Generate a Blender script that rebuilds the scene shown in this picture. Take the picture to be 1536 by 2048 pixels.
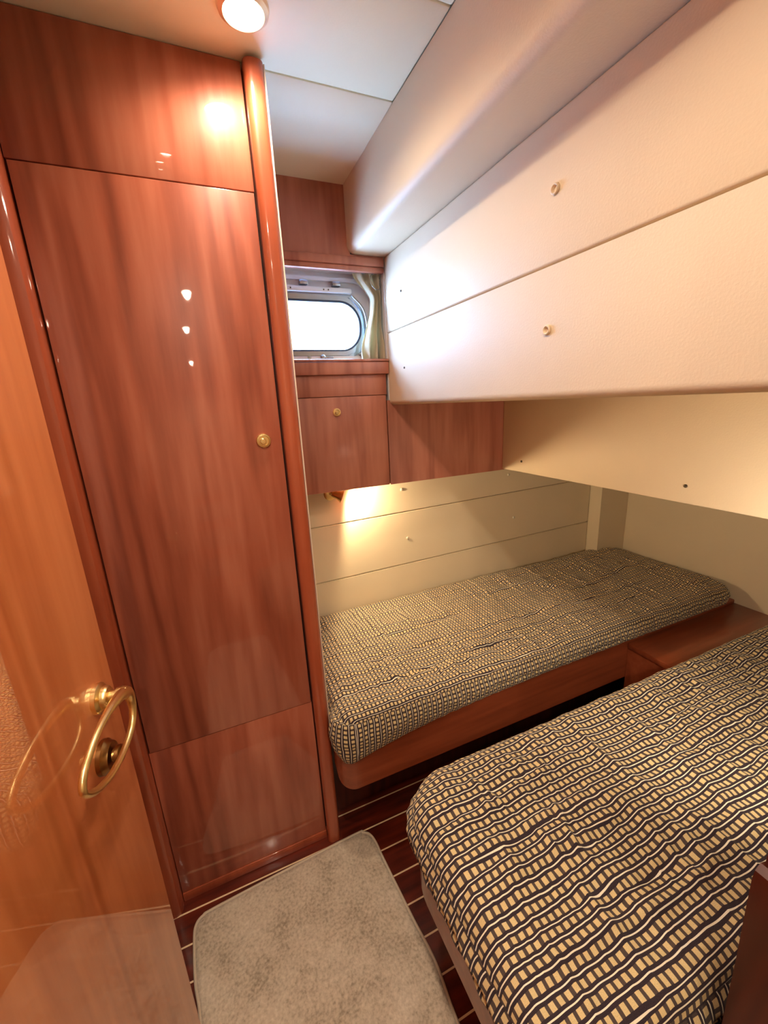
import bpy, bmesh, math, random
from mathutils import Vector, Matrix, noise

# ------------------------------------------------------------------ reset
for o in list(bpy.data.objects):
    bpy.data.objects.remove(o)
S = bpy.context.scene
COL = S.collection
PI = math.pi

# ------------------------------------------------------------------ camera
YAW, PITCH, ROLL, FPX = 0.39418302, 0.26201696, -0.05044911, 819.38441
cam_d = bpy.data.cameras.new('camera')
cam = bpy.data.objects.new('camera', cam_d)
COL.objects.link(cam)
fwd = Vector((math.sin(YAW)*math.cos(PITCH), math.cos(YAW)*math.cos(PITCH), -math.sin(PITCH)))
r0 = Vector((math.cos(YAW), -math.sin(YAW), 0))
u0 = r0.cross(fwd)
cr, sr = math.cos(ROLL), math.sin(ROLL)
rv = cr*r0 + sr*u0
uv_ = -sr*r0 + cr*u0
m = Matrix.Identity(4)
for i in range(3):
    m[i][0] = rv[i]; m[i][1] = uv_[i]; m[i][2] = -fwd[i]
m[0][3], m[1][3], m[2][3] = 0, 0, 1.315
cam.matrix_world = m
cam_d.sensor_fit = 'VERTICAL'
cam_d.sensor_height = 36
cam_d.lens = FPX/2048*36
cam_d.clip_start = 0.02
S.camera = cam

# ------------------------------------------------------------------ world, exposure, lights
w = bpy.data.worlds.new('daylight')
S.world = w
w.use_nodes = True
bg = w.node_tree.nodes['Background']
bg.inputs['Color'].default_value = (0.34, 0.58, 1.0, 1)
bg.inputs['Strength'].default_value = 28.0
S.view_settings.view_transform = 'Standard'
S.view_settings.look = 'None'
S.view_settings.gamma = 1
S.view_settings.use_curve_mapping = False
S.view_settings.exposure = 1.42
WARM = (1.0, 0.82, 0.62)


def spot(name, loc, power, size=150, target=None, col=WARM, rad=0.02, blend=0.35):
    l = bpy.data.lights.new(name, 'SPOT')
    l.energy = power; l.color = col; l.spot_size = math.radians(size); l.spot_blend = blend
    l.shadow_soft_size = rad
    o = bpy.data.objects.new(name, l); COL.objects.link(o)
    o.location = loc
    if target:
        o.rotation_euler = (Vector(target)-Vector(loc)).to_track_quat('-Z', 'Y').to_euler()
    return o


LAMPS = [(0.160, 0.885, 5.2), (0.079, 0.228, 7.5), (0.064, -0.187, 6.5), (0.1, -0.9, 12.0)]  # last entry is an added passage lamp, out of view, for soft fill
for lx, ly, lp in LAMPS:
    spot('downlight_beam', (lx, ly, 1.948), lp, 160, None, WARM, 0.02, 0.6)
READ = (0.450, 1.452, 0.986)
spot('reading_beam', READ, 4.6, 166, (1.3, 1.02, 0.60), (1.0, 0.78, 0.48), 0.016, 0.25)
READ2 = (0.86, 0.205, 0.965)
spot('reading_beam', READ2, 3.2, 160, (1.75, 1.0, 0.55), (1.0, 0.86, 0.66), 0.016, 0.5)
# window portal: lets the sky light in through the porthole
pl = bpy.data.lights.new('porthole_portal', 'AREA')
pl.shape = 'RECTANGLE'; pl.size = 0.46; pl.size_y = 0.17; pl.energy = 1
pl.cycles.is_portal = True
po = bpy.data.objects.new('porthole_portal', pl); COL.objects.link(po)
po.location = (0.33, 1.62, 1.575)
po.rotation_euler = (-PI/2, 0, 0)   # faces -Y, into the cabin


# ------------------------------------------------------------------ materials
def srgb(r, g, b):
    f = lambda c: (c/255/12.92) if c/255 <= 0.04045 else ((c/255+0.055)/1.055)**2.4
    return (f(r), f(g), f(b), 1)


def newmat(name):
    M = bpy.data.materials.new(name); M.use_nodes = True
    nt = M.node_tree
    return M, nt, nt.nodes['Principled BSDF']


def N(nt, typ, **kw):
    n = nt.nodes.new(typ)
    for k, v in kw.items():
        setattr(n, k, v)
    return n


def math_n(nt, op, a, b=None, clamp=False):
    n = nt.nodes.new('ShaderNodeMath'); n.operation = op; n.use_clamp = clamp
    for i, v in enumerate((a, b)):
        if v is None: continue
        if isinstance(v, (int, float)): n.inputs[i].default_value = v
        else: nt.links.new(v, n.inputs[i])
    return n.outputs[0]


def ramp(nt, fac, stops):
    r = nt.nodes.new('ShaderNodeValToRGB')
    els = r.color_ramp.elements
    while len(els) < len(stops): els.new(0.5)
    for e, (p, c) in zip(els, stops):
        e.position = p; e.color = c
    nt.links.new(fac, r.inputs[0])
    return r.outputs[0]


def wood(name, dark, mid, light, axis='Z', coat=1.0, coat_rough=0.03, rough=0.4, fig=0.7, seed=0.0, scale=1.0, spec=0.3):
    M, nt, B = newmat(name)
    tc = N(nt, 'ShaderNodeTexCoord')
    mp = N(nt, 'ShaderNodeMapping')
    s = {'Z': (1, 1, 0.09), 'X': (0.09, 1, 1), 'Y': (1, 0.09, 1)}[axis]
    mp.inputs['Scale'].default_value = tuple(k*scale for k in s)
    mp.inputs['Location'].default_value = (seed, seed*0.7, seed*0.3)
    nt.links.new(tc.outputs['Object'], mp.inputs[0])
    n1 = N(nt, 'ShaderNodeTexNoise'); n1.inputs['Scale'].default_value = 4.5; n1.inputs['Detail'].default_value = 3; n1.inputs['Distortion'].default_value = 0.4
    nt.links.new(mp.outputs[0], n1.inputs[0])
    rings = math_n(nt, 'SINE', math_n(nt, 'MULTIPLY', n1.outputs[0], 62.0))
    rings = math_n(nt, 'MULTIPLY', math_n(nt, 'ADD', rings, 1.0), 0.5)
    n2 = N(nt, 'ShaderNodeTexNoise'); n2.inputs['Scale'].default_value = 60; n2.inputs['Detail'].default_value = 4
    nt.links.new(mp.outputs[0], n2.inputs[0])
    n3 = N(nt, 'ShaderNodeTexNoise'); n3.inputs['Scale'].default_value = 7; n3.inputs['Detail'].default_value = 2
    nt.links.new(mp.outputs[0], n3.inputs[0])
    v = math_n(nt, 'ADD', math_n(nt, 'MULTIPLY', rings, 0.28*fig), math_n(nt, 'MULTIPLY', n2.outputs[0], 0.35))
    v = math_n(nt, 'ADD', v, math_n(nt, 'MULTIPLY', n3.outputs[0], 0.62))
    v = math_n(nt, 'SUBTRACT', v, 0.07)
    c = ramp(nt, v, [(0.25, dark), (0.5, mid), (0.78, light)])
    nt.links.new(c, B.inputs['Base Color'])
    B.inputs['Roughness'].default_value = rough
    B.inputs['Specular IOR Level'].default_value = spec
    B.inputs['Coat Weight'].default_value = coat
    B.inputs['Coat Roughness'].default_value = coat_rough
    B.inputs['Coat IOR'].default_value = 1.5
    return M


M_CHERRY = wood('cherry_veneer_gloss', srgb(128, 62, 44), srgb(168, 90, 66), srgb(192, 116, 90), seed=1.3)
M_CHERRY_X = wood('cherry_veneer_horizontal', srgb(120, 56, 32), srgb(150, 74, 44), srgb(170, 92, 58), axis='X', seed=4.3, coat=0.6, coat_rough=0.12, fig=0.3)
M_POST = wood('cherry_solid_gloss', srgb(146, 64, 38), srgb(176, 86, 54), srgb(194, 104, 70), seed=7.1, fig=0.15, coat_rough=0.06)
M_LEAF = wood('door_leaf_gloss', srgb(184, 100, 52), srgb(212, 128, 76), srgb(228, 148, 96), seed=9.7, fig=0.4, coat_rough=0.012)
M_LEAF.node_tree.nodes['Principled BSDF'].inputs['Coat IOR'].default_value = 2.1
M_CAB = wood('locker_veneer', srgb(144, 84, 66), srgb(178, 112, 90), srgb(198, 134, 110), seed=12.9, fig=0.7, coat=0.35, coat_rough=0.22)
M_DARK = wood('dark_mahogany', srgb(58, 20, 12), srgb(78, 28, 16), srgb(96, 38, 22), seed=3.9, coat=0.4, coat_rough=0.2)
M_DARKX = wood('dark_bulkhead', srgb(60, 16, 10), srgb(84, 24, 14), srgb(100, 34, 20), seed=5.9, coat=0.3, coat_rough=0.25)


def plain(name, col, rough=0.5, metal=0.0, **kw):
    M, nt, B = newmat(name)
    B.inputs['Base Color'].default_value = col
    B.inputs['Roughness'].default_value = rough
    B.inputs['Metallic'].default_value = metal
    for k, v in kw.items():
        B.inputs[k].default_value = v
    return M


def vinyl(name, col, bump=0.25, rough=0.55):
    M, nt, B = newmat(name)
    tc = N(nt, 'ShaderNodeTexCoord')
    n = N(nt, 'ShaderNodeTexNoise'); n.inputs['Scale'].default_value = 260; n.inputs['Detail'].default_value = 3
    nt.links.new(tc.outputs['Object'], n.inputs[0])
    n2 = N(nt, 'ShaderNodeTexNoise'); n2.inputs['Scale'].default_value = 5; n2.inputs['Detail'].default_value = 2
    nt.links.new(tc.outputs['Object'], n2.inputs[0])
    c = ramp(nt, n2.outputs[0], [(0.3, tuple(k*0.96 for k in col[:3])+(1,)), (0.7, col)])
    nt.links.new(c, B.inputs['Base Color'])
    b = N(nt, 'ShaderNodeBump'); b.inputs['Strength'].default_value = bump; b.inputs['Distance'].default_value = 0.0012
    nt.links.new(n.outputs[0], b.inputs['Height'])
    nt.links.new(b.outputs[0], B.inputs['Normal'])
    B.inputs['Roughness'].default_value = rough
    B.inputs['Specular IOR Level'].default_value = 0.35
    return M


M_VINYL = vinyl('cream_vinyl', srgb(227, 207, 176))
M_VINYL2 = vinyl('cream_vinyl_lower', srgb(226, 210, 178), 0.15)
M_CEIL = vinyl('cream_headliner', srgb(246, 238, 206), 0.15)
M_WHITE = plain('white_gelcoat', srgb(222, 224, 226), 0.35)
M_BRASS = plain('polished_brass', srgb(244, 216, 152), 0.3, 1.0)
M_RING = plain('champagne_ring', srgb(250, 226, 196), 0.35, 0.6)
M_BRASSD = plain('aged_brass', srgb(150, 112, 66), 0.3, 1.0)
M_STEEL = plain('brushed_steel', srgb(176, 182, 190), 0.25, 1.0)
M_RUBBER = plain('grey_rubber', srgb(70, 84, 104), 0.6)
M_BLACK = plain('dark_gap', srgb(20, 12, 10), 0.8)
M_PIPE = plain('cream_edge_bead', srgb(240, 222, 205), 0.3)
M_SCREW = plain('screw_cap', srgb(205, 192, 170), 0.4)
M_SCREWD = plain('dark_screw', srgb(90, 80, 66), 0.4, 0.6)

M_GLASS, nt, B = newmat('porthole_glass')
nt.nodes.remove(B)
tr = N(nt, 'ShaderNodeBsdfTransparent'); gl = N(nt, 'ShaderNodeBsdfGlossy'); gl.inputs['Roughness'].default_value = 0.02
mx = N(nt, 'ShaderNodeMixShader'); mx.inputs[0].default_value = 0.06
nt.links.new(tr.outputs[0], mx.inputs[1]); nt.links.new(gl.outputs[0], mx.inputs[2])
nt.links.new(mx.outputs[0], nt.nodes['Material Output'].inputs[0])

M_BULB, nt, B = newmat('lit_bulb')
B.inputs['Emission Color'].default_value = (1, 0.86, 0.66, 1)
B.inputs['Emission Strength'].default_value = 26

# floor: dark red-brown planks with thin pale inlay strips
M_FLOOR, nt, B = newmat('mahogany_floor_with_inlay')
tc = N(nt, 'ShaderNodeTexCoord')
sp = N(nt, 'ShaderNodeSeparateXYZ'); nt.links.new(tc.outputs['Object'], sp.inputs[0])
PITCHF = 0.0793
yy = math_n(nt, 'ADD', sp.outputs[1], 10*PITCHF-0.967+PITCHF/2)
fr = math_n(nt, 'FRACT', math_n(nt, 'DIVIDE', yy, PITCHF))
dd = math_n(nt, 'ABSOLUTE', math_n(nt, 'SUBTRACT', fr, 0.5))
line = math_n(nt, 'LESS_THAN', dd, 0.027)
mp = N(nt, 'ShaderNodeMapping'); mp.inputs['Scale'].default_value = (0.12, 1, 1)
nt.links.new(tc.outputs['Object'], mp.inputs[0])
n1 = N(nt, 'ShaderNodeTexNoise'); n1.inputs['Scale'].default_value = 45; n1.inputs['Detail'].default_value = 4
nt.links.new(mp.outputs[0], n1.inputs[0])
c1 = ramp(nt, n1.outputs[0], [(0.3, srgb(66, 18, 8)), (0.7, srgb(118, 40, 20))])
mixc = N(nt, 'ShaderNodeMix', data_type='RGBA')
nt.links.new(line, mixc.inputs[0]); nt.links.new(c1, mixc.inputs[6]); mixc.inputs[7].default_value = srgb(250, 222, 180)
nt.links.new(mixc.outputs[2], B.inputs['Base Color'])
B.inputs['Roughness'].default_value = 0.35
B.inputs['Coat Weight'].default_value = 0.5; B.inputs['Coat Roughness'].default_value = 0.12


def fabric(name):
    """woven cotton: dark ground, pale thin lines, rows of tan squares; driven by UV in metres"""
    M, nt, B = newmat(name)
    uv = N(nt, 'ShaderNodeUVMap'); uv.uv_map = 'weave'
    sp = N(nt, 'ShaderNodeSeparateXYZ'); nt.links.new(uv.outputs[0], sp.inputs[0])
    U, V = sp.outputs[0], sp.outputs[1]
    RP, SP = 0.0205, 0.0150
    fv = math_n(nt, 'FRACT', math_n(nt, 'DIVIDE', V, RP))          # across rows
    fu = math_n(nt, 'FRACT', math_n(nt, 'DIVIDE', U, SP))          # along a row
    line = math_n(nt, 'LESS_THAN', math_n(nt, 'ABSOLUTE', math_n(nt, 'SUBTRACT', fv, 0.07)), 0.046)
    sq = math_n(nt, 'MULTIPLY',
                math_n(nt, 'LESS_THAN', math_n(nt, 'ABSOLUTE', math_n(nt, 'SUBTRACT', fv, 0.57)), 0.24),
                math_n(nt, 'LESS_THAN', math_n(nt, 'ABSOLUTE', math_n(nt, 'SUBTRACT', fu, 0.5)), 0.29))
    halo = math_n(nt, 'MULTIPLY',
                  math_n(nt, 'LESS_THAN', math_n(nt, 'ABSOLUTE', math_n(nt, 'SUBTRACT', fv, 0.57)), 0.235),
                  math_n(nt, 'GREATER_THAN', math_n(nt, 'ABSOLUTE', math_n(nt, 'SUBTRACT', fu, 0.5)), 0.29))
    n = N(nt, 'ShaderNodeTexNoise'); n.inputs['Scale'].default_value = 900; n.inputs['Detail'].default_value = 2
    nt.links.new(uv.outputs[0], n.inputs[0])
    ground = ramp(nt, n.outputs[0], [(0.3, srgb(44, 36, 44)), (0.7, srgb(66, 54, 60))])
    tan = ramp(nt, n.outputs[0], [(0.3, srgb(208, 184, 132)), (0.7, srgb(232, 210, 160))])
    m0 = N(nt, 'ShaderNodeMix', data_type='RGBA')
    nt.links.new(halo, m0.inputs[0]); nt.links.new(ground, m0.inputs[6]); m0.inputs[7].default_value = srgb(84, 72, 68)
    m1 = N(nt, 'ShaderNodeMix', data_type='RGBA')
    nt.links.new(sq, m1.inputs[0]); nt.links.new(m0.outputs[2], m1.inputs[6]); nt.links.new(tan, m1.inputs[7])
    m2 = N(nt, 'ShaderNodeMix', data_type='RGBA')
    nt.links.new(line, m2.inputs[0]); nt.links.new(m1.outputs[2], m2.inputs[6]); m2.inputs[7].default_value = srgb(246, 238, 214)
    nt.links.new(m2.outputs[2], B.inputs['Base Color'])
    B.inputs['Roughness'].default_value = 0.9
    B.inputs['Specular IOR Level'].default_value = 0.15
    B.inputs['Sheen Weight'].default_value = 0.1
    b = N(nt, 'ShaderNodeBump'); b.inputs['Strength'].default_value = 0.3; b.inputs['Distance'].default_value = 0.001
    nt.links.new(n.outputs[0], b.inputs['Height']); nt.links.new(b.outputs[0], B.inputs['Normal'])
    return M


M_FAB = fabric('woven_square_stripe_cotton')

M_RUG, nt, B = newmat('grey_beige_pile')
tc = N(nt, 'ShaderNodeTexCoord')
n1 = N(nt, 'ShaderNodeTexNoise'); n1.inputs['Scale'].default_value = 9; n1.inputs['Detail'].default_value = 5; n1.inputs['Roughness'].default_value = 0.6
n2 = N(nt, 'ShaderNodeTexNoise'); n2.inputs['Scale'].default_value = 150; n2.inputs['Detail'].default_value = 4
nt.links.new(tc.outputs['Object'], n1.inputs[0]); nt.links.new(tc.outputs['Object'], n2.inputs[0])
v = math_n(nt, 'ADD', math_n(nt, 'MULTIPLY', n1.outputs[0], 0.5), math_n(nt, 'MULTIPLY', n2.outputs[0], 0.5))
c = ramp(nt, v, [(0.32, srgb(146, 132, 114)), (0.5, srgb(200, 186, 166)), (0.68, srgb(224, 211, 192))])
nt.links.new(c, B.inputs['Base Color'])
B.inputs['Roughness'].default_value = 1.0; B.inputs['Sheen Weight'].default_value = 0.4; B.inputs['Specular IOR Level'].default_value = 0.05
b = N(nt, 'ShaderNodeBump'); b.inputs['Strength'].default_value = 0.8; b.inputs['Distance'].default_value = 0.004
nt.links.new(v, b.inputs['Height']); nt.links.new(b.outputs[0], B.inputs['Normal'])
M_RUGEDGE = plain('rug_binding', srgb(206, 190, 168), 0.9)
M_CURT = vinyl('curtain_cotton', srgb(232, 218, 186), 0.2, 0.9)

# ------------------------------------------------------------------ helpers
ORG = {}


def worldorg(o):
    v = Vector((0, 0, 0))
    while o is not None:
        v += Vector(o.location); o = o.parent
    return v


def obj(name, bm, mat, parent=None, smooth=False, keep_origin=False, **props):
    """bm holds WORLD coordinates; origin goes to the base centre of its bounds"""
    bmesh.ops.recalc_face_normals(bm, faces=bm.faces)
    if keep_origin:
        org = Vector((0, 0, 0))
    else:
        xs = [v.co.x for v in bm.verts]; ys = [v.co.y for v in bm.verts]; zs = [v.co.z for v in bm.verts]
        org = Vector(((min(xs)+max(xs))/2, (min(ys)+max(ys))/2, min(zs)))
    for v in bm.verts: v.co -= org
    me = bpy.data.meshes.new(name)
    bm.to_mesh(me); bm.free()
    if smooth:
        for p in me.polygons: p.use_smooth = True
        if smooth != 'all':
            me.set_sharp_from_angle(angle=math.radians(35))
    me.materials.append(mat)
    o = bpy.data.objects.new(name, me); COL.objects.link(o)
    if parent is not None:
        o.parent = parent; o.location = org - worldorg(parent)
    else:
        o.location = org
    for k, v in props.items(): o[k] = v
    return o


def thing(name, loc, label, cat, group=None):
    o = bpy.data.objects.new(name, None); COL.objects.link(o)
    o.location = loc; o['label'] = label; o['category'] = cat
    o.empty_display_size = 0.05
    if group: o['group'] = group
    return o


def tag(o, label, cat, group=None):
    o['label'] = label; o['category'] = cat
    if group: o['group'] = group
    return o


def struct(name, bm, mat, **kw):
    o = obj(name, bm, mat, **kw); o['kind'] = 'structure'; return o


def box(x0, x1, y0, y1, z0, z1, bev=0.0, seg=2, bm=None):
    t = bmesh.new()
    vs = [t.verts.new((x, y, z)) for x in (x0, x1) for y in (y0, y1) for z in (z0, z1)]
    for f in ((0, 1, 3, 2), (4, 6, 7, 5), (0, 4, 5, 1), (2, 3, 7, 6), (0, 2, 6, 4), (1, 5, 7, 3)):
        t.faces.new([vs[i] for i in f])
    if bev > 0:
        bmesh.ops.bevel(t, geom=list(t.edges), offset=bev, segments=seg, affect='EDGES', profile=0.5)
    if bm is None: return t
    return merge(bm, t)


def merge(bm, t):
    me = bpy.data.meshes.new('tmp'); t.to_mesh(me); t.free()
    bm.from_mesh(me); bpy.data.meshes.remove(me)
    return bm


def prism(pts, axis, a, b, bm=None):
    """pts: 2D polygon; axis 'x': (y,z) pts, 'y': (x,z), 'z': (x,y)"""
    def mk(p, t):
        return {'x': (t, p[0], p[1]), 'y': (p[0], t, p[1]), 'z': (p[0], p[1], t)}[axis]
    t = bmesh.new()
    A = [t.verts.new(mk(p, a)) for p in pts]; Bv = [t.verts.new(mk(p, b)) for p in pts]
    t.faces.new(A); t.faces.new(list(reversed(Bv)))
    n = len(pts)
    for i in range(n):
        t.faces.new((A[i], A[(i+1) % n], Bv[(i+1) % n], Bv[i]))
    if bm is None: return t
    return merge(bm, t)


def rrect(x0, x1, z0, z1, r, seg=8):
    """rounded rectangle; r a number or (bl, br, tr, tl)"""
    if not isinstance(r, tuple): r = (r, r, r, r)
    out = []
    for (cx, cz, a0, rr) in ((x0+r[0], z0+r[0], PI, r[0]), (x1-r[1], z0+r[1], 1.5*PI, r[1]), (x1-r[2], z1-r[2], 0, r[2]), (x0+r[3], z1-r[3], 0.5*PI, r[3])):
        if rr <= 1e-6:
            out.append((cx, cz)); continue
        for k in range(seg+1):
            a = a0+k/seg*PI/2
            out.append((cx+rr*math.cos(a), cz+rr*math.sin(a)))
    return out


def lathe(profile, centre, axis='z', seg=32, bm=None):
    """profile list of (radius, height) along the axis vector"""
    ax = Vector({'x': (1, 0, 0), 'y': (0, 1, 0), 'z': (0, 0, 1)}[axis] if isinstance(axis, str) else axis).normalized()
    u = ax.orthogonal().normalized(); v = ax.cross(u)
    t = bmesh.new(); rings = []
    c = Vector(centre)
    for r, h in profile:
        if r < 1e-6:
            rings.append([t.verts.new(c+ax*h)])
        else:
            rings.append([t.verts.new(c+ax*h+u*r*math.cos(2*PI*i/seg)+v*r*math.sin(2*PI*i/seg)) for i in range(seg)])
    for a, b in zip(rings, rings[1:]):
        for i in range(seg):
            j = (i+1) % seg
            if len(a) == 1 and len(b) == 1: continue
            if len(a) == 1: t.faces.new((a[0], b[j], b[i]))
            elif len(b) == 1: t.faces.new((a[i], a[j], b[0]))
            else: t.faces.new((a[i], a[j], b[j], b[i]))
    for rg in (rings[0], rings[-1]):
        if len(rg) > 1:
            try: t.faces.new(rg)
            except ValueError: pass
    if bm is None: return t
    return merge(bm, t)


def tube(pts, rad, seg=10, closed=False, bm=None, flat=1.0):
    t = bmesh.new(); n = len(pts); P = [Vector(p) for p in pts]
    rings = []; prevu = None
    for i in range(n):
        if closed: d = P[(i+1) % n]-P[i-1]
        else: d = P[min(i+1, n-1)]-P[max(i-1, 0)]
        d.normalize()
        u = d.orthogonal().normalized() if prevu is None else (prevu-d*prevu.dot(d)).normalized()
        prevu = u; v = d.cross(u)
        rr = rad[i] if isinstance(rad, (list, tuple)) else rad
        rings.append([t.verts.new(P[i]+u*rr*math.cos(2*PI*k/seg)+v*rr*flat*math.sin(2*PI*k/seg)) for k in range(seg)])
    m_ = n if closed else n-1
    for i in range(m_):
        a, b = rings[i], rings[(i+1) % n]
        for k in range(seg):
            t.faces.new((a[k], a[(k+1) % seg], b[(k+1) % seg], b[k]))
    if not closed:
        t.faces.new(rings[0]); t.faces.new(list(reversed(rings[-1])))
    if bm is None: return t
    return merge(bm, t)


def spline(pts, n=8, closed=True):
    P = [Vector(p) for p in pts]; out = []; m_ = len(P)
    for i in range(m_ if closed else m_-1):
        g = (lambda k: P[k % m_]) if closed else (lambda k: P[max(0, min(m_-1, k))])
        p0, p1, p2, p3 = g(i-1), g(i), g(i+1), g(i+2)
        for k in range(n):
            t = k/n
            out.append(0.5*((2*p1)+(p2-p0)*t+(2*p0-5*p1+4*p2-p3)*t*t+(3*p1-p0-3*p2+p3)*t**3))
    if not closed: out.append(P[-1])
    return out


def loop_band(outer, inner, axis, a, b, bm=None):
    """ring between two equal-count outlines, extruded a..b"""
    def mk(p, t):
        return {'x': (t, p[0], p[1]), 'y': (p[0], t, p[1]), 'z': (p[0], p[1], t)}[axis]
    t = bmesh.new(); n = len(outer)
    oa = [t.verts.new(mk(p, a)) for p in outer]; ob = [t.verts.new(mk(p, b)) for p in outer]
    ia = [t.verts.new(mk(p, a)) for p in inner]; ib = [t.verts.new(mk(p, b)) for p in inner]
    for i in range(n):
        j = (i+1) % n
        t.faces.new((oa[i], oa[j], ia[j], ia[i])); t.faces.new((ob[i], ib[i], ib[j], ob[j]))
        t.faces.new((oa[i], ob[i], ob[j], oa[j])); t.faces.new((ia[i], ia[j], ib[j], ib[i]))
    if bm is None: return t
    return merge(bm, t)


def sm(a, b, x):
    t = max(0, min(1, (x-a)/(b-a))); return t*t*(3-2*t)


# ------------------------------------------------------------------ THE SETTING
CZ = 1.96
fl = struct('floor', box(-0.95, 2.1, -1.5, 1.62, -0.06, 0.0), M_FLOOR, keep_origin=True)

# ceiling: backing slab plus padded panels with narrow joints
ceil = struct('ceiling', box(-0.95, 2.1, -1.5, 1.62, CZ+0.012, CZ+0.08), M_CEIL)
GY = [-1.45, -0.55, 0.1, 0.768, 1.010]
for a, b in zip(GY, GY[1:]):
    obj('headliner_panel', box(-0.94, 0.4905, a+0.0015, b-0.0015, CZ, CZ+0.0115, 0.003), M_CEIL, ceil, True)
# last panel bends gently down towards the window bulkhead
bm = prism([(1.0125, CZ+0.0115), (1.0125, CZ+0.001), (1.016, CZ-0.0005), (1.165, CZ-0.002), (1.19, CZ-0.004), (1.374, CZ-0.004), (1.374, CZ+0.0115)], 'x', -0.94, 0.4905)
obj('headliner_panel', bm, M_CEIL, ceil, True)
obj('corridor_headliner', box(0.4905, 0.95, -1.45, 0.1, CZ, CZ+0.0115, 0.003), M_CEIL, ceil, True)

# hull wall behind the window bulkhead, with the porthole cut-out
hole = rrect(0.105, 0.556, 1.490, 1.655, 0.076, 10)
def plate_with_hole(x0, x1, z0, z1, y0, y1):
    n = len(hole); cx, cz = 0.33, 1.572
    out = []
    for (x, z) in hole:
        dx, dz = x-cx, z-cz
        t = min((x1-cx)/dx if dx > 0 else (x0-cx)/dx if dx < 0 else 1e9, (z1-cz)/dz if dz > 0 else (z0-cz)/dz if dz < 0 else 1e9)
        out.append([cx+dx*t, cz+dz*t])
    for (X, Z) in ((x0, z0), (x1, z0), (x1, z1), (x0, z1)):
        k = min(range(n), key=lambda i: (out[i][0]-X)**2+(out[i][1]-Z)**2)
        out[k] = [X, Z]
    return loop_band(out, hole, 'y', y0, y1)
wb = struct('wall_back', plate_with_hole(-0.95, 2.1, 0, 2.04, 1.523, 1.60), M_WHITE)
# upholstered lining of the lower bunk recess: three padded panels (seams rise a little towards the bow)
def lining(zl0, zr0, zl1, zr1):
    t = bmesh.new()
    x0, x1 = 0.10, 1.802
    vs = [t.verts.new(p) for p in ((x0, 1.510, zl0), (x1, 1.510, zr0), (x1, 1.510, zr1), (x0, 1.510, zl1), (x0, 1.522, zl0), (x1, 1.522, zr0), (x1, 1.522, zr1), (x0, 1.522, zl1))]
    for f in ((0, 1, 2, 3), (7, 6, 5, 4), (0, 4, 5, 1), (3, 2, 6, 7), (0, 3, 7, 4), (1, 5, 6, 2)): t.faces.new([vs[i] for i in f])
    bmesh.ops.bevel(t, geom=list(t.edges), offset=0.003, segments=2, affect='EDGES')
    return t
obj('lining_panel', lining(0.0, 0.0, 0.6165, 0.6455), M_VINYL2, wb, True)
obj('lining_panel', lining(0.6185, 0.6475, 0.8500, 0.8815), M_VINYL2, wb, True)
obj('lining_panel', lining(0.8520, 0.8835, 1.06, 1.06), M_VINYL2, wb, True)
for (x, z) in ((0.712, 0.961), (0.732, 0.745), (1.265, 0.961), (1.303, 0.747)):
    obj('panel_button', lathe([(0, -0.003), (0.0035, -0.0035), (0.006, -0.002), (0.0065, 0.001), (0.004, 0.003)], (x, 1.509, z), 'y', 20), M_SCREW, wb, 'all')
# veneered bulkhead beside and above the porthole
obj('veneer_panel', box(0.20, 0.4995, 1.374, 1.386, 1.763, CZ), M_CAB, wb)
obj('veneer_panel', box(0.4995, 0.613, 1.374, 1.386, 1.7628, 1.7698), M_CAB, wb)
obj('veneer_panel', box(0.605, 1.128, 1.374, 1.386, 1.017, 1.32), M_CAB, wb)
obj('recess_lining', box(0.613, 0.70, 1.3745, 1.47, 1.30, 1.80), M_WHITE, wb)
# top and inside face of the recess
obj('recess_lining', box(0.20, 0.64, 1.3865, 1.4625, 1.738, 1.76), M_WHITE, wb)

# header moulding over the porthole
bm = box(0.205, 0.612, 1.364, 1.386, 1.738, 1.7625, 0.004)
box(0.205, 0.612, 1.368, 1.386, 1.722, 1.7375, 0.003, bm=bm)
struct('trim_1', bm, M_CAB, smooth=True)

# hull side: soffit, big padded panels, recessed valance
Y0, Y1 = 0.161, 1.374
wr = struct('wall_right', box(0.64, 2.1, Y0, 1.5225, 1.32, CZ+0.011), M_WHITE)
prof = [(0.491, CZ), (0.491, 1.80)]
for k in range(9):
    a = PI+k/8*PI/2
    prof.append((0.491+0.024+0.024*math.cos(a), 1.794+0.024*math.sin(a)))
prof += [(0.639, 1.770), (0.639, CZ)]
obj('soffit', prism(prof, 'y', Y0, 1.3735), M_VINYL, wr, True)
obj('hull_panel', box(0.615, 0.6395, Y0, 1.3735, 1.5405, 1.7685, 0.005, 3), M_VINYL, wr, True)
pf = [(0.615, 1.5375)]
for k in range(9):
    a = PI+k/8*PI/2
    pf.append((0.615+0.016+0.016*math.cos(a), 1.320+0.016*math.sin(a)))
pf += [(0.66, 1.304), (1.13, 1.304), (1.13, 1.3195), (0.6395, 1.3195), (0.6395, 1.5375)]
obj('hull_panel', prism(pf, 'y', Y0, 1.3735), M_VINYL, wr, True)
obj('valance_panel', box(1.115, 1.16, Y0, 1.3735, 1.022, 1.3035, 0.004), M_VINYL, wr, True)
obj('deckhead_panel', box(1.16, 1.9995, Y0, 1.509, 1.022, 1.319), M_VINYL, wr)
for (y, z) in ((0.635, 1.655), (0.638, 1.430)):
    bm = lathe([(0.0, 0.0035), (0.004, 0.002), (0.0048, 0.0), (0.0058, -0.0035), (0.0072, -0.0045), (0.0088, -0.003), (0.0095, 0.001)], (0.6145, y, z), 'x', 24)
    obj('panel_button', bm, M_VINYL, wr, 'all')
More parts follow.
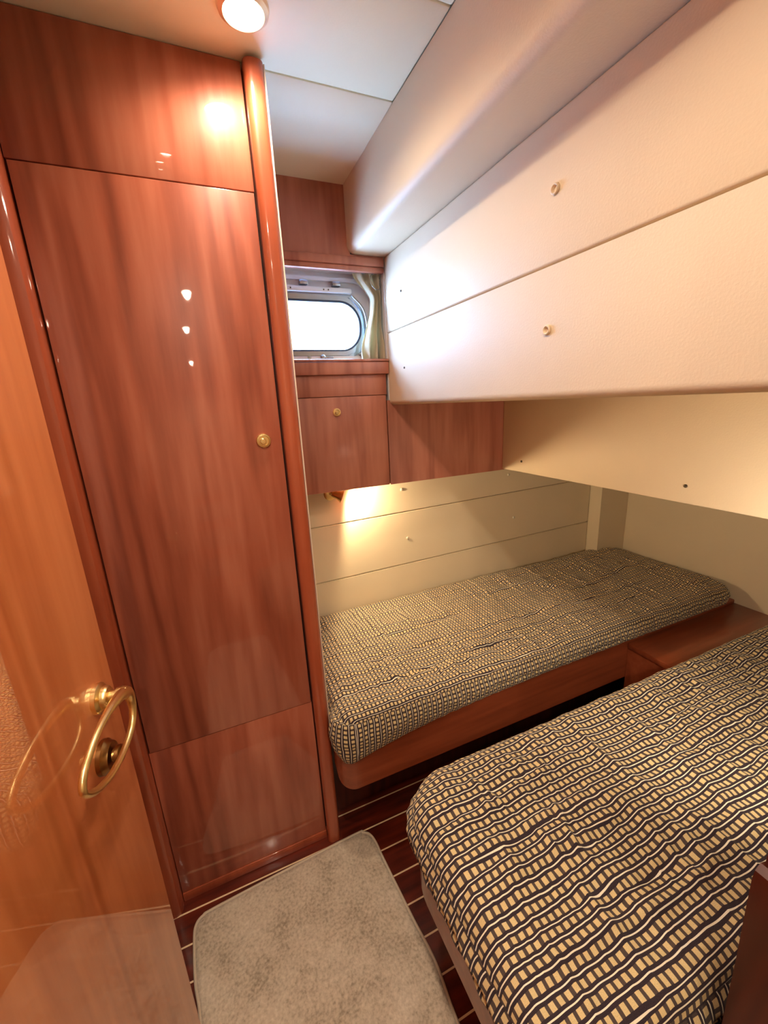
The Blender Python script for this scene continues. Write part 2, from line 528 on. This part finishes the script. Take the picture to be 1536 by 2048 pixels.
for (y, z) in ((1.253, 1.642), (1.247, 1.418)):
    obj('screw_cap', lathe([(0, -0.002), (0.003, -0.002), (0.0036, 0.001)], (0.6148, y, z), 'x', 16), M_SCREWD, wr, 'all')
for (y, z) in ((1.258, 1.065), (0.649, 1.068)):
    obj('screw_cap', lathe([(0, -0.002), (0.004, -0.002), (0.0048, 0.001)], (1.1148, y, z), 'x', 16), M_SCREWD, wr, 'all')
# end wall of the bunks and boxed pillar
XE = 2.0
struct('wall_bow', box(XE, XE+0.1, 0.10, 1.5225, 0, 1.3195), M_VINYL2)
bm = prism([(1.803, 1.5225), (1.803, 1.44), (1.93, 1.44), (1.9995, 1.44), (1.9995, 1.5225)], 'z', 0, 1.0215)
struct('trim_2', bm, M_VINYL2)

# passage walls round the camera
struct('wall_left', box(-0.95, -0.40, 0.045, 1.5225, 0, CZ+0.0115), M_WHITE)
struct('wall_front', box(-0.95, 0.98, -1.5, -1.45, 0, CZ+0.0115), M_VINYL)
struct('wall_passage_left', box(-0.95, -0.90, -1.45, 0.045, 0, CZ), M_VINYL)
struct('wall_passage_right', box(0.93, 0.98, -1.45, 0.10, 0, CZ), M_VINYL)
struct('wall_doorway_left', box(-0.90, -0.335, 0.0, 0.045, 0, CZ), M_CHERRY)
wd = struct('wall_doorway_right', box(0.526, XE, 0.10, 0.1605, 0, CZ), M_DARKX)
struct('trim_3', prism([(0.527, 0.02), (0.518, 0.50), (0.512, 0.62), (0.505, 0.70), (0.5005, 0.765), (0.503, 0.778), (0.512, 0.784), (0.5255, 0.778), (0.5255, 0.02)], 'y', 0.105, 0.160), M_DARK, smooth=True)

# left stile beside the wardrobe
bm = prism([(-0.40, 1.02), (-0.40, 0.985), (-0.300, 0.985), (-0.296, 0.972), (-0.286, 0.966), (-0.262, 0.966), (-0.251, 0.970), (-0.246, 0.980), (-0.246, 1.02)], 'z', 0, CZ-0.0005)
struct('trim_4', bm, M_POST, smooth=True)

# ------------------------------------------------------------------ WARDROBE
wz = thing('wardrobe', (-0.02, 1.19, 0), 'tall glossy cherry wood wardrobe running from floor to ceiling', 'wardrobe')
obj('body', box(-0.246, 0.166, 1.014, 1.37, 0.0, CZ-0.0055), M_BLACK, wz)
obj('upper_panel', box(-0.2445, 0.1640, 1.0, 1.0135, 1.744, CZ-0.001, 0.0012), M_CHERRY, wz, True)
dr = obj('door', box(-0.2420, 0.1625, 0.9985, 1.0135, 0.5065, 1.7415, 0.0015), M_CHERRY, wz, True)
obj('lower_panel', box(-0.2445, 0.1640, 1.0, 1.0135, 0.030, 0.504, 0.0012), M_CHERRY, wz, True)
obj('plinth', box(-0.2445, 0.166, 0.9975, 1.0135, 0.0, 0.029, 0.002), M_POST, wz, True)
# rounded corner post with a pale bead down its far edge
pts = [(0.1665, 1.37), (0.1665, 0.992)]
for k in range(9):
    a = PI+k/8*PI/2
    pts.append((0.1665+0.014+0.014*math.cos(a), 0.988+0.014*math.sin(a)))
for k in range(1, 9):
    a = 1.5*PI+k/8*PI/2
    pts.append((0.2045-0.014+0.014*math.cos(a), 0.988+0.014*math.sin(a)))
pts += [(0.2045, 1.37)]
obj('corner_post', prism(pts, 'z', 0, CZ-0.0055), M_POST, wz, True)
obj('edge_bead', box(0.2045, 0.2075, 0.984, 0.9885, 0.42, CZ-0.006, 0.0008), M_PIPE, wz, True, label='thin pale bead')
def push_knob(c, R, parent, mat=M_BRASS):
    k = obj('knob', lathe([(R, 0.0), (R*1.02, -0.003), (R*0.92, -0.006), (R*0.72, -0.0065), (R*0.66, -0.0035), (0.0, -0.0035)], c, 'y', 36), mat, parent, True, label='round brass push knob')
    obj('push_button', lathe([(R*0.45, -0.003), (R*0.45, -0.007), (R*0.34, -0.009), (0, -0.0095)], (c[0]-R*0.1, c[1], c[2]-R*0.1), 'y', 24), mat, k, True)
    return k
push_knob((0.121, 0.9985, 1.242), 0.0165, dr)

# ------------------------------------------------------------------ LOCKER under the porthole
lk = thing('locker', (0.41, 1.44, 1.017), 'small cherry wood locker hanging on the wall under the porthole', 'cabinet')
obj('body', box(0.2085, 0.604, 1.388, 1.509, 1.017, 1.455), M_CAB, lk)
ld = obj('door', box(0.2085, 0.6005, 1.3725, 1.3875, 1.0185, 1.3385, 0.0012), M_CAB, lk, True)
obj('top_rail', box(0.2085, 0.6045, 1.374, 1.3875, 1.3405, 1.409, 0.001), M_CAB, lk, True)
bm = box(0.2085, 0.6125, 1.362, 1.3875, 1.409, 1.449, 0.003)
box(0.2085, 0.6125, 1.358, 1.4615, 1.4495, 1.4575, 0.003, bm=bm)
obj('sill', bm, M_CAB, lk, True)
push_knob((0.416, 1.3725, 1.289), 0.0135, ld)

# ------------------------------------------------------------------ PORTHOLE
win = bpy.data.objects.new('window_1', None); COL.objects.link(win); win.location = (0.33, 1.49, 1.458); win['kind'] = 'structure'
pm = plate_with_hole(-0.05, 0.640, 1.4585, 1.762, 1.463, 1.5225)
obj('mounting_plate', pm, M_WHITE, win)
def rr_off(d, seg=10): return rrect(0.105-d, 0.556+d, 1.490-d, 1.655+d, 0.076+d, seg)
fr_ = loop_band(rr_off(0.012), rr_off(-0.002), 'y', 1.452, 1.466)
loop_band(rr_off(0.024), rr_off(0.0125), 'y', 1.4585, 1.4625, bm=fr_)
obj('frame', fr_, M_STEEL, win, True)
obj('seal', loop_band(rr_off(-0.002), rr_off(-0.008), 'y', 1.456, 1.470), M_RUBBER, win, True)
obj('pane', prism(rr_off(-0.0075), 'y', 1.4640, 1.4680), M_GLASS, win)
# outer flange with rounded corners and the hinge bar over the pane
fo = rrect(0.05, 0.602, 1.464, 1.722, 0.07, 10); fi = rrect(0.062, 0.590, 1.476, 1.710, 0.06, 10)
obj('outer_flange', loop_band(fo, fi, 'y', 1.450, 1.4625), M_WHITE, win, True)
hb = obj('hinge_bar', box(0.16, 0.522, 1.442, 1.4620, 1.674, 1.690, 0.003), M_WHITE, win, True)
for x in (0.30, 0.316, 0.425, 0.441):
    obj('screw', lathe([(0, -0.001), (0.0022, -0.001), (0.0026, 0.001)], (x, 1.4415, 1.682), 'y', 12), M_SCREWD, hb, 'all')
for x in (0.25, 0.36, 0.47):
    obj('hinge', box(x-0.014, x+0.014, 1.438, 1.4615, 1.694, 1.708, 0.003), M_STEEL, win, True)
la = obj('latch', lathe([(0.009, 0), (0.009, -0.008), (0.006, -0.011), (0, -0.012)], (0.405, 1.4495, 1.4715), 'y', 20), M_STEEL, win, True)
obj('latch_lever', box(0.410, 0.440, 1.436, 1.442, 1.467, 1.474, 0.0025), M_STEEL, la, True)
obj('latch', lathe([(0.006, 0), (0.006, -0.006), (0, -0.007)], (0.358, 1.4495, 1.4715), 'y', 16), M_STEEL, win, True)
obj('stay_arm', tube(spline([(0.520, 1.440, 1.668), (0.556, 1.436, 1.630), (0.568, 1.434, 1.580), (0.566, 1.436, 1.530), (0.556, 1.440, 1.484)], 6, False), 0.0032, 8), M_STEEL, win, 'all')
obj('stay_bracket', box(0.540, 0.570, 1.438, 1.4615, 1.474, 1.486, 0.003), M_STEEL, win, True)

# curtain bunched at the right of the porthole
def curtain():
    t = bmesh.new(); nu, nv = 70, 40; g = []
    for j in range(nv+1):
        v = j/nv; z = 1.728-(1.728-1.4585)*v
        xl = 0.512+(0.574-0.512)*sm(0, 0.30, v) if v < 0.30 else 0.574-0.046*sm(0.30, 1.0, v)
        xr = 0.6120
        row = []
        for i in range(nu+1):
            u = i/nu
            fold = math.sin(u*2*PI*3.1+1.2*math.sin(v*4.0)+noise.noise((u*2, v*3, 1.0))*1.5)
            y = 1.402+0.018*fold*(0.55+0.45*v)+0.004*noise.noise((u*9, v*8, 3.0))
            row.append(t.verts.new((xl+(xr-xl)*u+0.0015*math.cos(u*26), y, z)))
        g.append(row)
    for j in range(nv):
        for i in range(nu):
            t.faces.new((g[j][i], g[j][i+1], g[j+1][i+1], g[j+1][i]))
    bmesh.ops.solidify(t, geom=list(t.faces), thickness=0.0012)
    return t
cu = obj('curtain', curtain(), M_CURT, None, 'all')
tag(cu, 'short beige curtain gathered at the right side of the porthole', 'curtain')
rg = []
for k in range(40):
    a = 2*PI*k/40
    rg.append((0.588+0.021*math.cos(a), 1.386+0.010*math.sin(a+0.6), 1.700+0.026*math.sin(a)))
ro = obj('curtain_tie_wire', tube(rg, 0.0009, 6, True), M_STEEL, None, 'all')
tag(ro, 'thin wire loop hanging at the top of the beige curtain', 'wire loop')

# ------------------------------------------------------------------ MATTRESSES


def ridged(p, sharp=1.6):
    n = noise.noise(p)
    return (1-min(1, abs(n)*2.2))**sharp


def mattress(x0, x1, y0, y1, zb, zt, r, redge, seed, zbot=None, folds=(), fine=1.0, tail=0.0, res=0.0046):
    """box cushion in a loose cover. radius r=(front-left, front-right, back-right, back-left)."""
    t = bmesh.new(); uvl = t.loops.layers.uv.new('weave')
    rfl, rfr, rbr, rbl = r
    def span(y):
        xa, xb = x0, x1
        if y < y0+rfl: q = y0+rfl-y; xa = x0+rfl-math.sqrt(max(0, rfl*rfl-q*q))
        elif y > y1-rbl: q = y-(y1-rbl); xa = x0+rbl-math.sqrt(max(0, rbl*rbl-q*q))
        if y < y0+rfr: q = y0+rfr-y; xb = x1-rfr+math.sqrt(max(0, rfr*rfr-q*q))
        elif y > y1-rbr: q = y-(y1-rbr); xb = x1-rbr+math.sqrt(max(0, rbr*rbr-q*q))
        xa -= tail*(1-sm(y0+0.05, y0+0.095, y))
        return xa, xb
    def sdf(x, y):
        xa, xb = span(y)
        d = min(x-x0, x1-x, y-y0, y1-y)
        for cx, cy, rr, sx, sy in ((x0+rfl, y0+rfl, rfl, -1, -1), (x1-rfr, y0+rfr, rfr, 1, -1), (x1-rbr, y1-rbr, rbr, 1, 1), (x0+rbl, y1-rbl, rbl, -1, 1)):
            if (x-cx)*sx > 0 and (y-cy)*sy > 0:
                d = min(d, rr-math.hypot(x-cx, y-cy))
        return max(0, d)
    W, H = x1-x0, y1-y0
    def clus(n, k=0.5):
        return [0.5-0.5*math.cos(PI*i/n)*(k)-0.5*(1-2*i/n)*(1-k) for i in range(n+1)]
    nu, nv = int(W/res), int(H/res)
    us, vs = clus(nu, 0.25), clus(nv, 0.45)
    def wr_(x, y, d):
        s = seed
        wx = x+0.03*noise.noise((x*3, y*3, s)); wy = y+0.02*noise.noise((x*4, y*4, s+9))
        h = 0.0042*ridged((wx*13, wy*3.2, s+2))          # folds running across the bunk
        h += 0.0022*ridged((wx*26+4*wy, wy*7, s+5))
        h += 0.0030*ridged((wx*2.2, wy*17, s+7))         # folds running along it
        h += 0.006*noise.noise((x*2.5, y*3.5, s+11))
        h *= 2.0*(0.25+0.75*sm(0.0, 0.05, d))
        edge = 1-sm(0.02, 0.14, d)
        h += 0.003*edge*noise.noise((x*30, y*30, s+3))
        for (ax, ay, bx, by, amp, wdt) in folds:
            dx, dy = bx-ax, by-ay; L2 = dx*dx+dy*dy
            tt = max(0, min(1, ((x-ax)*dx+(y-ay)*dy)/L2))
            q = math.hypot(x-ax-tt*dx, y-ay-tt*dy)+0.006*noise.noise((x*14, y*14, 5))
            h += (1.5 if amp > 0 else 0.95)*amp*sm(0.0, 0.05, d)*math.exp(-(q/wdt)**2)*math.sin(PI*min(1, tt*0.9+0.08))
        return h
    rows = []
    for v in vs:
        y = y0+H*v; xa, xb = span(y); row = []
        for u in us:
            x = xa+(xb-xa)*u
            d = sdf(x, y)
            q = max(0, redge-d)
            z = zt-(redge-math.sqrt(max(0, redge*redge-q*q)))*0.8
            z += wr_(x, y, d)
            row.append((t.verts.new((x, y, z)), x, y, d))
        rows.append(row)
    def uvtop(x, y):
        xa, xb = span(y)
        def ex(q):
            q = max(0.0, min(redge, q)); return redge*math.asin(q/redge)*0.9-q*0.9
        X, Y = x, y
        y += ex(redge-(y1-Y))-ex(redge-(Y-y0)); x += ex(redge-(xb-X))-ex(redge-(X-xa))
        y += 0.006*ridged((X*2.0, Y*9, seed+50), 4)
        return (fine*(x+0.003*noise.noise((x*9, y*9, seed+20))), fine*(y+0.0030*noise.noise((x*7, y*9, seed+21))+0.010*noise.noise((x*1.7, y*2.0, seed+22))))
    topf = []
    for j in range(nv):
        for i in range(nu):
            q = [rows[j][i], rows[j][i+1], rows[j+1][i+1], rows[j+1][i]]
            try: f = t.faces.new([k[0] for k in q])
            except ValueError: continue
            for lp, k in zip(f.loops, q): lp[uvl].uv = uvtop(k[1], k[2])
    # boundary loop, counter-clockwise
    bl = [rows[0][i] for i in range(nu)] + [rows[j][nu] for j in range(nv)] + [rows[nv][i] for i in range(nu, 0, -1)] + [rows[j][0] for j in range(nv, 0, -1)]
    n = len(bl)
    # perimeter length
    s = [0.0]
    for i in range(n):
        a, b = bl[i], bl[(i+1) % n]
        s.append(s[-1]+math.hypot(a[1]-b[1], a[2]-b[2]))
    K = 14
    prev = [(k[0], s[i], 0.0) for i, k in enumerate(bl)]
    nor = []
    for i in range(n):
        a, b = bl[i-2], bl[(i+2) % n]
        d = Vector((b[1]-a[1], b[2]-a[2])); d.normalize(); nor.append(Vector((d.y, -d.x)))
    ztop = [k[0].co.z for k in bl]
    for r_ in range(1, K+1):
        f_ = r_/K; cur = []
        for i, k in enumerate(bl):
            x, y = k[1], k[2]
            zz0 = zbot(x, y) if zbot else zb
            z = ztop[i]+(zz0-ztop[i])*f_
            bulge = 0.012*math.sin(PI*min(1, f_*1.05))*(1 if f_ < 0.95 else 0.6)
            bulge += 0.0045*ridged((s[i]*22, f_*1.4, seed+31))*math.sin(PI*f_) + 0.003*noise.noise((s[i]*45, f_*3, seed+33))
            bulge -= 0.006*math.exp(-((f_-0.55-0.1*noise.noise((s[i]*5, 0, seed)))/0.09)**2)*sm(0.0, 1, noise.noise((s[i]*3.2, 1, seed+4))+0.75)
            if r_ == K: bulge -= 0.004
            co = (x+nor[i].x*bulge, y+nor[i].y*bulge, z)
            cur.append((t.verts.new(co), s[i]+0.003*noise.noise((s[i]*14, f_*3, seed+35)), f_*abs(ztop[i]-zz0)))
        for i in range(n):
            j = (i+1) % n
            q = [prev[i], prev[j], cur[j], cur[i]]
            f = t.faces.new([k[0] for k in q])
            svals = [q[0][1], q[1][1] if j else s[n], q[2][1] if j else s[n], q[3][1]]
            for lp, k, sv in zip(f.loops, q, svals): lp[uvl].uv = (fine*k[2], fine*sv)
        prev = cur
    t.faces.new([k[0] for k in reversed(prev)])
    return t


FOLDS1 = [(0.36, 1.088, 0.50, 1.102, -0.006, 0.005), (0.48, 1.100, 0.76, 1.119, -0.008, 0.005), (0.40, 0.984, 0.58, 1.000, -0.006, 0.005),
          (0.55, 0.999, 1.10, 1.010, -0.008, 0.005), (0.56, 1.224, 0.86, 1.242, -0.006, 0.006), (1.25, 1.178, 1.66, 1.187, -0.008, 0.006),
          (1.48, 1.213, 1.86, 1.208, -0.007, 0.006), (0.95, 1.31, 1.55, 1.33, -0.006, 0.006), (1.2, 1.08, 1.8, 1.09, -0.006, 0.006),
          (0.40, 1.085, 0.425, 0.965, 0.007, 0.008), (0.552, 1.00, 0.572, 0.91, 0.007, 0.007), (0.443, 1.46, 0.50, 1.10, 0.007, 0.009),
          (0.62, 1.40, 0.60, 1.20, 0.006, 0.008), (1.089, 1.50, 1.228, 1.234, 0.008, 0.010), (1.235, 1.334, 1.336, 1.179, 0.008, 0.010), (1.5, 1.42, 1.62, 1.20, 0.007, 0.010),
          (0.66, 1.10, 0.70, 1.00, 0.006, 0.008)]
FOLDS2 = [(0.476, 0.535, 0.505, 0.44, 0.007, 0.007), (0.382, 0.46, 0.386, 0.53, 0.006, 0.006), (0.42, 0.476, 0.70, 0.471, -0.006, 0.005), (0.31, 0.360, 0.50, 0.328, -0.006, 0.005),
          (0.40, 0.306, 0.60, 0.288, -0.006, 0.005), (0.53, 0.47, 0.47, 0.41, 0.006, 0.007), (0.42, 0.60, 0.46, 0.53, 0.006, 0.007), (0.75, 0.56, 0.82, 0.44, 0.006, 0.008),
          (0.325, 0.53, 0.320, 0.24, 0.0035, 0.006), (0.9, 0.50, 1.3, 0.49, -0.005, 0.005), (0.62, 0.37, 0.66, 0.28, 0.006, 0.008), (1.0, 0.40, 1.08, 0.28, 0.006, 0.01)]
ms1 = obj('mattress', mattress(0.221, 1.955, 0.890, 1.492, 0.4165, 0.492, (0.050, 0.06, 0.07, 0.03), 0.016, 3.1,
          zbot=lambda x, y: 0.4165-0.072*math.exp(-max(0, x-0.22)/0.26)*(1-sm(0.893, 0.99, y)), folds=FOLDS1, fine=1.24, tail=0.015, res=0.0038), M_FAB, None, 'all')
tag(ms1, 'narrow mattress in dark cover with tan squares on the far bunk against the lined wall', 'mattress')
FOLDS2 = [(0.55, 0.50, 0.50, 0.36, 0.005, 0.007), (0.42, 0.60, 0.46, 0.48, 0.005, 0.006), (0.40, 0.47, 0.80, 0.50, -0.004, 0.005), (0.45, 0.30, 0.85, 0.33, -0.004, 0.005)]
ms2 = obj('mattress', mattress(0.272, 1.985, 0.186, 0.674, 0.402, 0.496, (0.04, 0.03, 0.05, 0.115), 0.035, 17.7, folds=FOLDS2), M_FAB, None, 'all')
tag(ms2, 'nearer mattress in dark cover with tan squares, rounded corner beside the grey rug', 'mattress')

# ------------------------------------------------------------------ BUNK BASES
def strip(path, z0f, z1, th):
    """bent board following a plan path (x,y); z0f(i,s) lower edge; th thickness to the left of travel"""
    t = bmesh.new(); P = [Vector(p) for p in path]; n = len(P); rows = []; s = 0
    for i in range(n):
        if i: s += (P[i]-P[i-1]).length
        d = (P[min(i+1, n-1)]-P[max(i-1, 0)]).normalized(); nn = Vector((-d.y, d.x))
        z0 = z0f(s)
        a = P[i]; b = P[i]+nn*th
        rows.append([t.verts.new((a.x, a.y, z0)), t.verts.new((a.x, a.y, z1-0.003)), t.verts.new((a.x+nn.x*0.003, a.y+nn.y*0.003, z1)), t.verts.new((b.x, b.y, z1)), t.verts.new((b.x, b.y, z0))])
    for a, b in zip(rows, rows[1:]):
        for k in range(5): t.faces.new((a[k], a[(k+1) % 5], b[(k+1) % 5], b[k]))
    t.faces.new(rows[0]); t.faces.new(list(reversed(rows[-1])))
    return t


b1 = thing('bunk_base', (1.1, 1.2, 0), 'cherry wood base of the far bunk with overhanging front board', 'bunk', 'bunk bases')
del b1['group']
path = [(0.2085, 0.978)]
for k in range(9):
    a = PI+k/8*PI/2
    path.append((0.2085+0.045+0.045*math.cos(a), 0.945+0.045*math.sin(a)))
path += [(0.2535+(XE-0.001-0.2535)*k/30, 0.900) for k in range(1, 31)]
obj('front_board', strip(path, lambda s: 0.252+0.040*max(0, 1-s/0.11)**2, 0.414, 0.018), M_CHERRY_X, b1, True)
obj('platform', box(0.2085, XE-0.001, 0.945, 1.509, 0.38, 0.412), M_CHERRY_X, b1)
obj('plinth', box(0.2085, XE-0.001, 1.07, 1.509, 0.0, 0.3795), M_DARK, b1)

b2 = thing('bunk_base', (1.1, 0.42, 0), 'brown curved base of the nearer bunk beside the rug', 'bunk')
path = [(0.294, 0.183)] + [(0.294, 0.183+(0.58-0.183)*k/10) for k in range(1, 10)]
for k in range(11):
    a = PI-k/10*PI/2
    path.append((0.294+0.115+0.115*math.cos(a), 0.575+0.115*math.sin(a)))
path += [(0.409+(1.333-0.409)*k/12, 0.690) for k in range(1, 13)]
path = list(reversed(path))
total = sum((Vector(a)-Vector(b)).length for a, b in zip(path, path[1:]))
obj('front_board', strip(path, lambda s: 0.245, 0.400, 0.018), M_CHERRY_X, b2, True)
def inner(o): return [(0.31+o, 0.184), (0.31+o, 0.56), (0.335+o, 0.625), (0.40+o, 0.671), (1.332, 0.671), (1.332, 0.184)]
obj('platform', prism(inner(0.004), 'z', 0.375, 0.3955), M_CHERRY_X, b2)
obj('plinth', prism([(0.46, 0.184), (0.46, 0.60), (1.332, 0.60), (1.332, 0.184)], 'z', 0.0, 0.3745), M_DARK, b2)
b3 = thing('shelf_unit', (1.67, 0.54, 0), 'low cherry wood shelf joining the two bunks at the end wall', 'shelf')
obj('top', box(1.335, XE-0.001, 0.184, 0.8985, 0.377, 0.400, 0.003), M_CHERRY_X, b3, True)
obj('front_panel', box(1.340, 1.358, 0.184, 0.8985, 0.0, 0.3765), M_CHERRY_X, b3)

# ------------------------------------------------------------------ RUG
rugp = [(-0.200, 0.50), (-0.202, 0.72), (-0.213, 0.80), (-0.217, 0.895), (-0.212, 0.925), (-0.196, 0.938), (-0.17, 0.943), (0.0, 0.953), (0.245, 0.965), (0.27, 0.960), (0.289, 0.945), (0.297, 0.915), (0.300, 0.86), (0.312, 0.70), (0.322, 0.597), (0.316, 0.50), (0.31, 0.30), (0.29, 0.22), (0.2, 0.2), (-0.1, 0.2), (-0.18, 0.23), (-0.195, 0.30)]
def rug():
    t = bmesh.new(); c = Vector((0.05, 0.58, 0))
    sp_ = spline([(x, y, 0) for x, y in rugp], 6, True); n = len(sp_)
    K = 60; rings = []
    for r_ in range(K+1):
        f = r_/K
        ring = []
        for p in sp_:
            q = c.lerp(p, f)
            h = 0.010*math.sqrt(max(0, 1-max(0, (f-0.93)/0.07)**2))
            h += (0.0028*noise.noise((q.x*34, q.y*34, 2))+0.0016*noise.noise((q.x*90, q.y*90, 4)))*(1 if f < 0.96 else 0)
            ring.append((q.x, q.y, max(0.0015, h+0.002)))
        rings.append(ring)
    cv = t.verts.new((c.x, c.y, 0.012)); prev = None
    for r_ in range(1, K+1):
        cur = [t.verts.new(p) for p in rings[r_]]
        for i in range(n):
            j = (i+1) % n
            if prev is None: t.faces.new((cv, cur[i], cur[j]))
            else: t.faces.new((prev[i], cur[i], cur[j], prev[j]))
        prev = cur
    bot = [t.verts.new((v.co.x, v.co.y, 0.0005)) for v in prev]
    for i in range(n):
        j = (i+1) % n
        t.faces.new((prev[i], bot[i], bot[j], prev[j]))
    t.faces.new(list(reversed(bot)))
    return t
rt = thing('rug', (0.05, 0.58, 0), 'grey beige plush rug with rounded corners on the striped floor', 'rug')
obj('pile', rug(), M_RUG, rt, 'all')
obj('binding', tube([(p.x, p.y, 0.0042) for p in spline([(x, y, 0) for x, y in rugp], 6, True)], 0.0038, 8, True), M_RUGEDGE, rt, 'all')

# ------------------------------------------------------------------ OPEN DOOR LEAF with brass lever
Pd = Vector((-0.195, 0.70, 0)); nd = Vector((0.99, -0.15, 0)).normalized(); td = Vector((0.15, 0.99, 0)).normalized()
def D(s_, off, z): return tuple(Pd+td*s_+nd*off+Vector((0, 0, z)))
t = bmesh.new(); SL = -0.655
vs = [t.verts.new(D(*p)) for p in ((0, 0, 0.02), (SL, 0, 0.02), (SL, 0, 1.94), (0, 0, 1.94), (0, -0.034, 0.02), (SL, -0.034, 0.02), (SL, -0.034, 1.94), (0, -0.034, 1.94))]
for f in ((0, 1, 2, 3), (7, 6, 5, 4), (0, 4, 5, 1), (3, 2, 6, 7), (0, 3, 7, 4), (1, 5, 6, 2)): t.faces.new([vs[i] for i in f])
bmesh.ops.bevel(t, geom=list(t.edges), offset=0.0015, segments=2, affect='EDGES')
door = bpy.data.objects.new('door_1', None); COL.objects.link(door); door.location = D(SL, -0.017, 0.02); door['kind'] = 'structure'
obj('door_leaf', t, M_LEAF, door, True)
LZ = 0.9155
ros = lathe([(0.0225, 0.0), (0.0225, 0.006), (0.019, 0.009), (0.0165, 0.0095), (0.0165, 0.014), (0.0145, 0.017), (0.008, 0.018), (0.008, 0.034)], D(-0.058, 0.0, LZ), tuple(nd), 36)
hd = obj('lever_handle', ros, M_BRASS, door, True, label='polished brass lever handle')
lp = [(-0.052, 0.914), (-0.040, 0.896), (-0.041, 0.874), (-0.056, 0.857), (-0.092, 0.849), (-0.140, 0.853), (-0.178, 0.868), (-0.202, 0.887), (-0.205, 0.901), (-0.191, 0.914), (-0.155, 0.925), (-0.120, 0.927), (-0.088, 0.924)]
L = spline([D(a, 0.035, b) for a, b in lp], 6, True)
nL = len(L)
rad = [0.0046+0.0040*math.exp(-((min(i, nL-i))/9.0)**2) for i in range(nL)]
obj('lever_loop', tube(L, rad, 12, True), M_BRASS, hd, 'all')
obj('lever_neck', lathe([(0.0, 0.025), (0.0095, 0.026), (0.0105, 0.034), (0.009, 0.040), (0.0, 0.042)], D(-0.056, 0.0, LZ), tuple(nd), 24), M_BRASS, hd, True)
kb = obj('lock_rosette', lathe([(0.025, 0.0), (0.025, 0.006), (0.022, 0.009), (0.020, 0.014), (0.012, 0.0145), (0.0, 0.0145)], D(-0.083, 0.0, 0.834), tuple(nd), 36), M_BRASSD, door, True, label='brass lock rosette')
obj('lock_turn', lathe([(0.009, 0.014), (0.008, 0.017), (0.013, 0.019), (0.013, 0.024), (0.010, 0.027), (0.0, 0.0275)], D(-0.083, 0.0, 0.834), tuple(nd), 28), M_BRASSD, kb, True)

# ------------------------------------------------------------------ LAMPS
DL = ['round recessed ceiling downlight with brass ring above the wardrobe corner post',
      'round recessed ceiling downlight reflected high on the wardrobe door',
      'round recessed ceiling downlight, its reflection lower on the wardrobe door',
      'added fill downlight in the passage ceiling over the steps, out of view']
for (lx, ly, lp_), lab in zip(LAMPS, DL):
    c = thing('ceiling_light', (lx, ly, CZ), lab, 'ceiling light')
    obj('trim_ring', lathe([(0.031, 0.0), (0.030, -0.006), (0.034, -0.010), (0.041, -0.006), (0.043, 0.0)], (lx, ly, CZ), 'z', 40), M_RING, c, True)
    obj('bulb', lathe([(0.029, -0.001), (0.029, -0.004), (0.018, -0.0075), (0.0, -0.009)], (lx, ly, CZ), 'z', 32), M_BULB, c, True)
# reading lamps: one under the locker, one on the doorway bulkhead over the nearer bunk
def reading_lamp(base, sgn, aim, label, dx=0.0):
    bx_, by_, bz_ = base
    rl = thing('reading_lamp', base, label, 'lamp', None)
    obj('wall_plate', lathe([(0.024, 0.0), (0.024, -0.004*sgn), (0.020, -0.007*sgn), (0.0, -0.008*sgn)], (bx_, by_, bz_+0.007), 'y', 30), M_BRASS, rl, True)
    obj('neck', tube([(bx_, by_-0.006*sgn, bz_+0.009), (bx_, by_-0.024*sgn, bz_+0.015), (bx_+0.003, by_-0.035*sgn, bz_+0.015)], 0.005, 10), M_BRASS, rl, 'all')
    ap = Vector((bx_+0.003, by_-0.041*sgn, bz_+0.015))
    ax = (Vector(aim)-ap).normalized()
    obj('lamp_shade', lathe([(0.0, -0.008), (0.010, -0.006), (0.013, 0.0), (0.015, 0.016), (0.024, 0.034), (0.0228, 0.034), (0.014, 0.017), (0.0, 0.012)], tuple(ap), tuple(ax), 30), M_BRASS, rl, True)
    obj('bulb', lathe([(0.0, 0.012), (0.006, 0.014), (0.008, 0.022), (0.005, 0.028), (0.0, 0.0295)], tuple(ap), tuple(ax), 20), M_BULB, rl, 'all')
reading_lamp((0.405, 1.509, 0.975), 1, (1.3, 1.22, 0.60), 'small brass reading lamp on the lined wall just under the locker')
reading_lamp((0.82, 0.1615, 0.975), -1, (1.6, 0.7, 0.50), 'small brass reading lamp on the dark doorway bulkhead above the nearer bunk')

# ------------------------------------------------------------------ passage steps behind the camera (seen as a reflection)
st = thing('companionway_steps', (0.08, -0.95, 0), 'short flight of pale steps in the passage, seen mirrored in the wardrobe door', 'steps')
for k in range(3):
    obj('riser', box(-0.18, 0.34, -0.80-0.2*k, -0.785-0.2*k, 0.23*k, 0.23*(k+1)-0.025), M_VINYL2, st)
    obj('tread', box(-0.19, 0.35, -1.0-0.2*k, -0.775-0.2*k, 0.23*(k+1)-0.0245, 0.23*(k+1), 0.004), M_POST, st)
